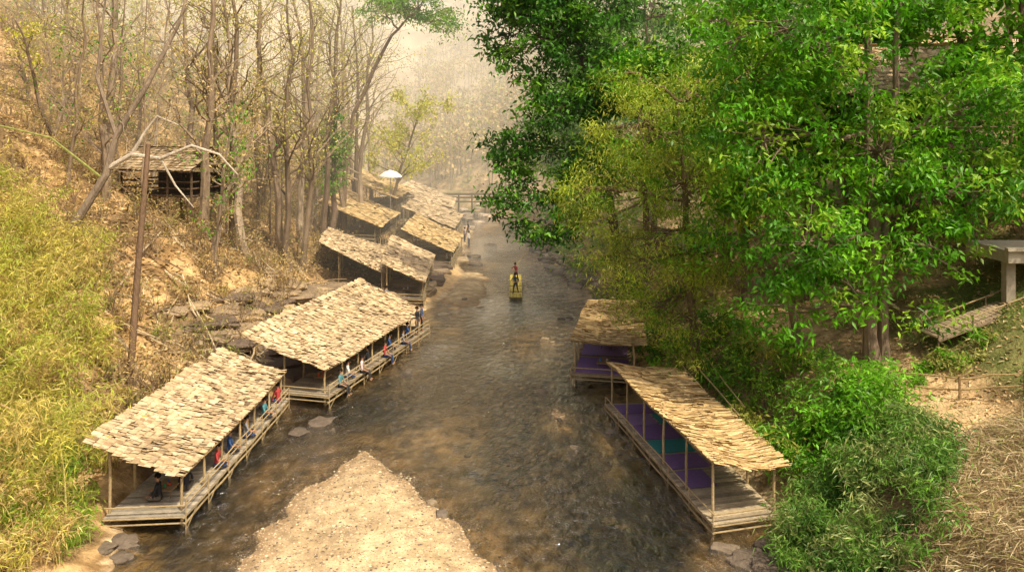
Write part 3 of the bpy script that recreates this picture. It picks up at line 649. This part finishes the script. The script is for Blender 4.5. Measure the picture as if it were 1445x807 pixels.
tube(mb,[(x,y,z-.4),(x+.7,y,z+1.5),(x+2.4,y,z+4.2),(x+2.9,y,z+6.2),(x+4.6,y,z+9),(x+6.2,y+.5,z+12.5),(x+7,y+1,z+16)],[.3,.24,.2,.17,.13,.09,.05],8,0,(.27,.21,.155))
tube(mb,[(x+2.6,y,z+4.6),(x+3.8,y,z+5.3),(x+5.5,y-.3,z+5.1),(x+7.2,y-.3,z+5.8),(x+8.6,y,z+5.3),(x+9.6,y,z+4.2)],[.15,.13,.1,.08,.06,.03],7,0,pb)
tube(mb,[(x+3.8,y,z+5.3),(x+4.6,y,z+6.6),(x+5.2,y,z+7.4),(x+6.4,y,z+6.9)],[.11,.09,.06,.02],7,0,pb)
tube(mb,[(x+5.5,y-.3,z+5.1),(x+6.2,y,z+3.6),(x+7.2,y,z+2.4)],[.07,.05,.02],6,0,pb)
tube(mb,[(x+3,y,z+6.2),(x+1.9,y,z+9.5),(x+2.4,y,z+14)],[.12,.09,.05],7,0,(.28,.22,.165))
tube(mb,[(x+2.2,y,z+4),(x-.6,y,z+6.2),(x-3.5,y,z+6.9),(x-8,y,z+7.2)],[.08,.06,.05,.02],6,0,(.26,.27,.08))
tips=[]
for k in range(60):
    s=np.array((x+rng.uniform(2,8),y+rng.normal(0,.5),z+rng.uniform(6,13)));e=s+rng.normal(0,1,3)*[1.2,.8,1];tube(mb,wob(s,e,4,.08),[.03,.02,.015,.008],4,0,(.3,.24,.17));tips.append(e)
t=np.array(tips);leaves(mb,t[rng.integers(0,60,200)]+rng.normal(0,.4,(200,3)),.2,.08,1,pick(DRYL+OLV,200),.4)
mb.obj('bare_tree',[M_BARK,M_LEAF])
spec=[(-21,58,20,.33),(-20,61,22,.3),(-18.3,60,20,.3),(-17.2,66,22,.26),(-17.8,67,23,.3),(-16.8,68,22,.25),(-17.8,72,24,.3),(-17,76,24,.27),(-18.5,80,25,.3),(-16.2,82,22,.25),(-15.6,88,24,.28),(-17.4,93,24,.25),(-18.8,98,24,.3),(-19.2,103,22,.25),(-18.2,110,24,.28),(-23,66,20,.25),(-26,70,22,.28),(-22,74,22,.25),(-20,86,22,.26)]
for i,(x,y,h,r) in enumerate(spec):
    bare('bare_tree',(x,y,gz(x,y)),h,r*1.12,(rng.normal(-.3,1.0),rng.normal(0,.8)),BK[i%4],[DRYL,OLV,OLV,YG][i%4],760,.24,.11,nb=15,start=.25)
for k in range(60):
    y=rng.uniform(52,122);f=rng.uniform(-.60,-.19);x=f*y
    if float(tside(x,y)[0])<9: continue
    bare('bare_tree',(x,y,gz(x,y)),rng.uniform(6,20),rng.uniform(.08,.2),(rng.normal(0,1.6),rng.normal(0,.8)),BK[k%4],[DRYL,OLV,DRYL,OLV,YG][k%5] if k%8 else GM,560,.24,.11,nb=12,start=.2,spread=1.15)
x,y=-14.6,96;bare('yellow_leaved_tree',(x,y,gz(x,y)),14,.26,(4.2,0),(.2,.15,.1),YG,3000,.36,.2,spread=1.5,nb=15)
bigtree('vine_covered_tree',[([(-16.4,78,2),(-16.3,78,12),(-16,78,22)],.3,.1)],[((-16.2,77.5,9.5),(.9,.9,2.4)),((-16,77.5,13),(1.2,1,2.5))],44,50,.4,.3,.14,GM,.5)
bigtree('broadleaf_tree',[([(-17,84,3),(-16,84,14),(-12,83,22),(-10,82,24)],.3,.08)],[((-9,82,25),(2.8,2.5,1.6)),((-6.4,82,23.6),(1.8,2,1.4)),((-12.5,83,25),(2.5,2,1.6))],110,40,.6,.34,.15,GM+[(.3,.44,.05)],.5)
print('T left trees',time.time()-T0)

# ---------------------------------------------------------------- distant woods
mb=MB();NT=1400
yy=rng.uniform(118,400,NT);xx=rng.uniform(-.72,.72,NT)*yy
y2=rng.uniform(150,430,900);x2=rng.uniform(-.26,.12,900)*y2
yy=np.concatenate([yy,y2]);xx=np.concatenate([xx,x2])
tl,tr=tside(xx,yy)
zz=ground(xx,yy)
for x,y,z,a,b_ in zip(xx,yy,zz,tl,tr):
    if a<2 and b_<2: continue
    if -.17<x/y<0 and y<145: continue
    h=rng.uniform(6,13)
    pal=np.array([(.52,.38,.20),(.46,.38,.14),(.56,.43,.23),(.32,.34,.10),(.33,.24,.13)][int(rng.choice(5,p=[.26,.2,.2,.18,.16]))])  # dry leaf tans and olives, with some haze put into the colour
    if x>6 and y<190: pal=np.array([(.12,.26,.04),(.17,.32,.04),(.24,.32,.07)][int(rng.integers(3))])
    bk=np.array((.30,.24,.18))
    tube(mb,[(x,y,z-.5),(x+rng.normal(0,.4),y,z+h*.5),(x+rng.normal(0,.8),y,z+h)],[.15,.10,.04],4,0,bk)
    k=70;ctr=rng.normal(0,1,(7,3))*[h*.17,h*.17,h*.2]+[x,y,z+h*.6]
    P=ctr[rng.integers(0,7,k)]+rng.normal(0,h*.08,(k,3));leaves(mb,P,.85,.5,1,pal*rng.uniform(.7,1.25,(k,1)),.2)
mb.obj('distant_forest',[M_BARK,M_DRY])

# ---------------------------------------------------------------- ground cover
mb=MB();N=90000
yy=rng.uniform(24,120,N);ff=rng.uniform(-.66,-.05,N);xx=ff*yy;tl,tr=tside(xx,yy)
k=(tl>2.2)&((tl>8)|(yy<46)|(rng.uniform(0,1,N)<.3));xx,yy=xx[k],yy[k];zz=ground(xx,yy)+.03;n=len(xx)
leaves(mb,np.stack([xx,yy,zz],1),.32,.15,0,pick([(.54,.37,.17),(.62,.46,.24),(.38,.25,.12),(.22,.15,.08),(.66,.52,.30),(.44,.33,.14)],n,.3),-.15,.8,.4)
xx=rng.uniform(8,26,14000);yy=rng.uniform(26,60,14000);k=tside(xx,yy)[1]>1.5;xx,yy=xx[k],yy[k];n=len(xx)
leaves(mb,np.stack([xx,yy,ground(xx,yy)+.03],1),.22,.1,0,pick([(.52,.36,.18),(.62,.47,.27),(.36,.24,.12)],n,.3),-.05,1.2,.3)
mb.obj('leaf_litter',[M_DRY])
mb=MB();N=1600
yy=rng.uniform(36,122,N);xx=rng.uniform(-.62,-.08,N)*yy;tl,tr=tside(xx,yy)
for x,y,t in zip(xx,yy,tl):
    if t<(4 if y<58 else 10): continue
    z=gz(x,y);h=rng.uniform(.4,2.0);cc=pick([(.54,.39,.17),(.37,.25,.11),(.46,.37,.11),(.58,.44,.21),(.29,.30,.07)],1)[0]
    for s in range(6):
        e=np.array((x+rng.normal(0,h*.35),y+rng.normal(0,h*.3),z+h*rng.uniform(.5,1.2)));tube(mb,wob((x,y,z-.1),e,4,.05),[.028,.02,.015,.006],4,0,(.30,.22,.14))
        leaves(mb,e+rng.normal(0,.3,(12,3))*h*.6,.22,.07,1,cc*rng.uniform(.6,1.3,(12,1)),.2)
mb.obj('dry_undergrowth',[M_BARK,M_LEAF])
def thicket(name,pts,hmin,hmax,nlv,L,W,cols,culm,bend=.5,towards=(0,0),sg=.1,hang=.4,cr=.022):
    mb=MB()
    for (x,y) in pts:
        z=gz(x,y);h=rng.uniform(hmin,hmax);az=rng.uniform(0,6.28);bd=bend*h*rng.uniform(.4,1.2)
        dx=math.cos(az)*bd+towards[0]*h*.3;dy=math.sin(az)*bd+towards[1]*h*.3
        t=np.linspace(0,1,7);p=np.stack([x+dx*t**2,y+dy*t**2,z-.1+h*(t-.32*t**3)],1)
        tube(mb,p,np.linspace(cr,.006,7),4,0,culm)
        ti=rng.uniform(.15,1,nlv)**.8;P=np.stack([np.interp(ti,t,p[:,i]) for i in range(3)],1)+rng.normal(0,sg*h,(nlv,3))*[1,1,.7]
        cc=np.array(cols)[int(rng.integers(len(cols)))]
        leaves(mb,P,L,W,1,cc*rng.uniform(.5,1.3,(nlv,1)),hang,.4)
    return mb.obj(name,[M_WOOD,M_LEAF])
def scat(n,fn,x0,x1,y0,y1):
    o=[]
    while len(o)<n:
        x=rng.uniform(x0,x1);y=rng.uniform(y0,y1)
        if fn(x,y):o.append((x,y))
    return o
inL=lambda x,y: x>-.66*y and x<-.49*y-.2+1.2*math.sin(y) and x<float(np.interp(y,SYL,SXL))-1.4
STRAW=[(.68,.55,.15),(.70,.54,.21),(.56,.52,.10),(.60,.43,.17),(.42,.46,.07),(.52,.36,.15)]
thicket('bamboo_thicket',scat(330,inL,-34,-13,24,47),1.2,3.4,115,.30,.034,STRAW,(.55,.44,.17),.5,(.3,-.2),.10)
thicket('bamboo_thicket',scat(110,inL,-32,-14,27,46),3.2,5.6,170,.34,.042,[(.60,.56,.10),(.68,.56,.16),(.44,.50,.07)],(.58,.50,.18),.32,(.5,-.1),.075,.5,.035)
inG=lambda x,y: x>-.6*y and x<-.49*y
thicket('green_bamboo',scat(60,inG,-20,-13,26,34),.8,2.4,100,.26,.045,[(.22,.40,.03),(.36,.46,.06)],(.3,.3,.08),.4,(.3,0),.12)
inR=lambda x,y: float(tside(x,y)[1])>.3 and x<.47*y+.8
thicket('bamboo_bush',scat(190,inR,8,14,22.5,29.5),.8,2.0,150,.26,.045,[(.09,.22,.03),(.14,.31,.035),(.20,.36,.06),(.36,.42,.14)],(.2,.22,.07),.5,(-.3,-.2),.16,.5)
inR2=lambda x,y: float(tside(x,y)[1])>.6 and float(tside(x,y)[1])<4.6
thicket('leafy_shrub',scat(150,inR2,7,14,29.5,46),.8,2.4,110,.26,.075,[(.16,.38,.02),(.26,.46,.035),(.10,.27,.02),(.46,.48,.08)],(.2,.2,.07),.5,(-.3,-.1),.16,.4)
thicket('leafy_shrub',scat(34,lambda x,y:True,10.6,13.8,29,32.5),1.2,3.0,150,.26,.09,[(.14,.41,.015),(.22,.50,.03)],(.2,.2,.07),.4,(0,0),.17,.4)
thicket('leafy_shrub',scat(14,lambda x,y:True,15.2,18.6,32,33.4),.5,1.2,110,.24,.07,[(.15,.38,.02),(.24,.44,.03),(.4,.4,.1)],(.2,.2,.07),.4,(0,0),.2,.3)
inR3=lambda x,y: float(tside(x,y)[1])>.3 and float(tside(x,y)[1])<6
thicket('bank_undergrowth',scat(260,inR3,4,20,46,110),.8,2.8,90,.34,.1,[(.09,.24,.03),(.2,.33,.04),(.42,.40,.11),(.48,.34,.17)],(.2,.15,.07),.5,(0,0),.16,.3)
inR4=lambda x,y: float(tside(x,y)[1])>9.5
thicket('hill_undergrowth',scat(240,inR4,19,36,39,80),.8,2.6,90,.34,.1,[(.08,.2,.03),(.15,.30,.03),(.3,.27,.1)],(.2,.15,.07),.5,(0,0),.16,.3)
mb=MB();N=18000
xx=rng.uniform(10.5,17,N);yy=rng.uniform(19,27.6,N);k=(xx>.455*yy+rng.normal(0,.4,N));xx,yy=xx[k],yy[k];n=len(xx)
zz=ground(xx,yy)+rng.uniform(0,.35,n)*(fbm(xx,yy,3,9)*1.6)
leaves(mb,np.stack([xx,yy,zz],1),.6,.028,0,pick([(.50,.40,.23),(.60,.50,.32),(.36,.27,.15),(.25,.18,.1),(.30,.30,.10)],n,.25),.1,.8,.3)
mb.obj('dry_straw_heap',[M_DRY])
mb=MB();N=22000;xx=rng.uniform(9,26,N);yy=rng.uniform(24,48,N);tr_=tside(xx,yy)[1]
k=(tr_>1)&(fbm(xx*.5,yy*.5,3,90)>.5)&~((tr_>3.9)&(tr_<8)&(rng.uniform(0,1,N)<.8));xx,yy=xx[k],yy[k];n=len(xx)
leaves(mb,np.stack([xx,yy,ground(xx,yy)-.02],1),.22,.04,0,pick([(.16,.28,.03),(.3,.34,.06),(.45,.36,.16)],n),-.9,.2,.4)
mb.obj('grass',[M_LEAF])
print('T cover',time.time()-T0)

# ---------------------------------------------------------------- valley haze: real volume of smoky air; the faint
# emission stands for the multiply scattered daylight inside it
hm,nt=newmat('valley_haze');o_=nt.nodes.new('ShaderNodeOutputMaterial');vs=nt.nodes.new('ShaderNodeVolumeScatter')
vs.inputs['Color'].default_value=(1,.93,.79,1);vs.inputs['Density'].default_value=.0029;vs.inputs['Anisotropy'].default_value=0
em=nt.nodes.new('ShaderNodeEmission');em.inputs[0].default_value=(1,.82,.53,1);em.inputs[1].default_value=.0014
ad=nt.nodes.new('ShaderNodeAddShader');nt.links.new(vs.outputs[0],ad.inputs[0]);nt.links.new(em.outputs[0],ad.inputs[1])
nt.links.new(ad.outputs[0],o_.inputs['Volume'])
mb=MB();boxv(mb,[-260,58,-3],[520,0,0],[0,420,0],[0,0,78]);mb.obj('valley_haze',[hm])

# ---------------------------------------------------------------- light, sky, camera
w=bpy.data.worlds.new('World');scene.world=w;w.use_nodes=True;nt=w.node_tree;bg=nt.nodes['Background']
sky=nt.nodes.new('ShaderNodeTexSky');sky.sky_type='NISHITA';sky.sun_disc=False
sd=Vector((.36,-.42,.83)).normalized()
sky.sun_elevation=math.asin(sd.z);sky.sun_rotation=math.atan2(sd.x,sd.y)
sky.dust_density=10;sky.air_density=1.0;sky.ozone_density=.2
nt.links.new(sky.outputs[0],bg.inputs[0]);bg.inputs[1].default_value=.14
L=bpy.data.lights.new('sun','SUN');L.energy=5.0;L.angle=math.radians(1.5);L.color=(1,.88,.64)
L.energy=5.0
so=bpy.data.objects.new('sun',L);COL.objects.link(so);so.rotation_euler=sd.to_track_quat('Z','Y').to_euler()
cam=bpy.data.cameras.new('camera');co=bpy.data.objects.new('camera',cam);COL.objects.link(co)
co.location=(0,0,14);co.rotation_euler=(math.radians(90),0,0);cam.sensor_width=36;cam.lens=29.9;cam.shift_y=-.1612;cam.clip_end=2000;cam.clip_start=.5
scene.camera=co
scene.view_settings.view_transform='Standard';scene.view_settings.look='None';scene.view_settings.exposure=0
print('T total',time.time()-T0)
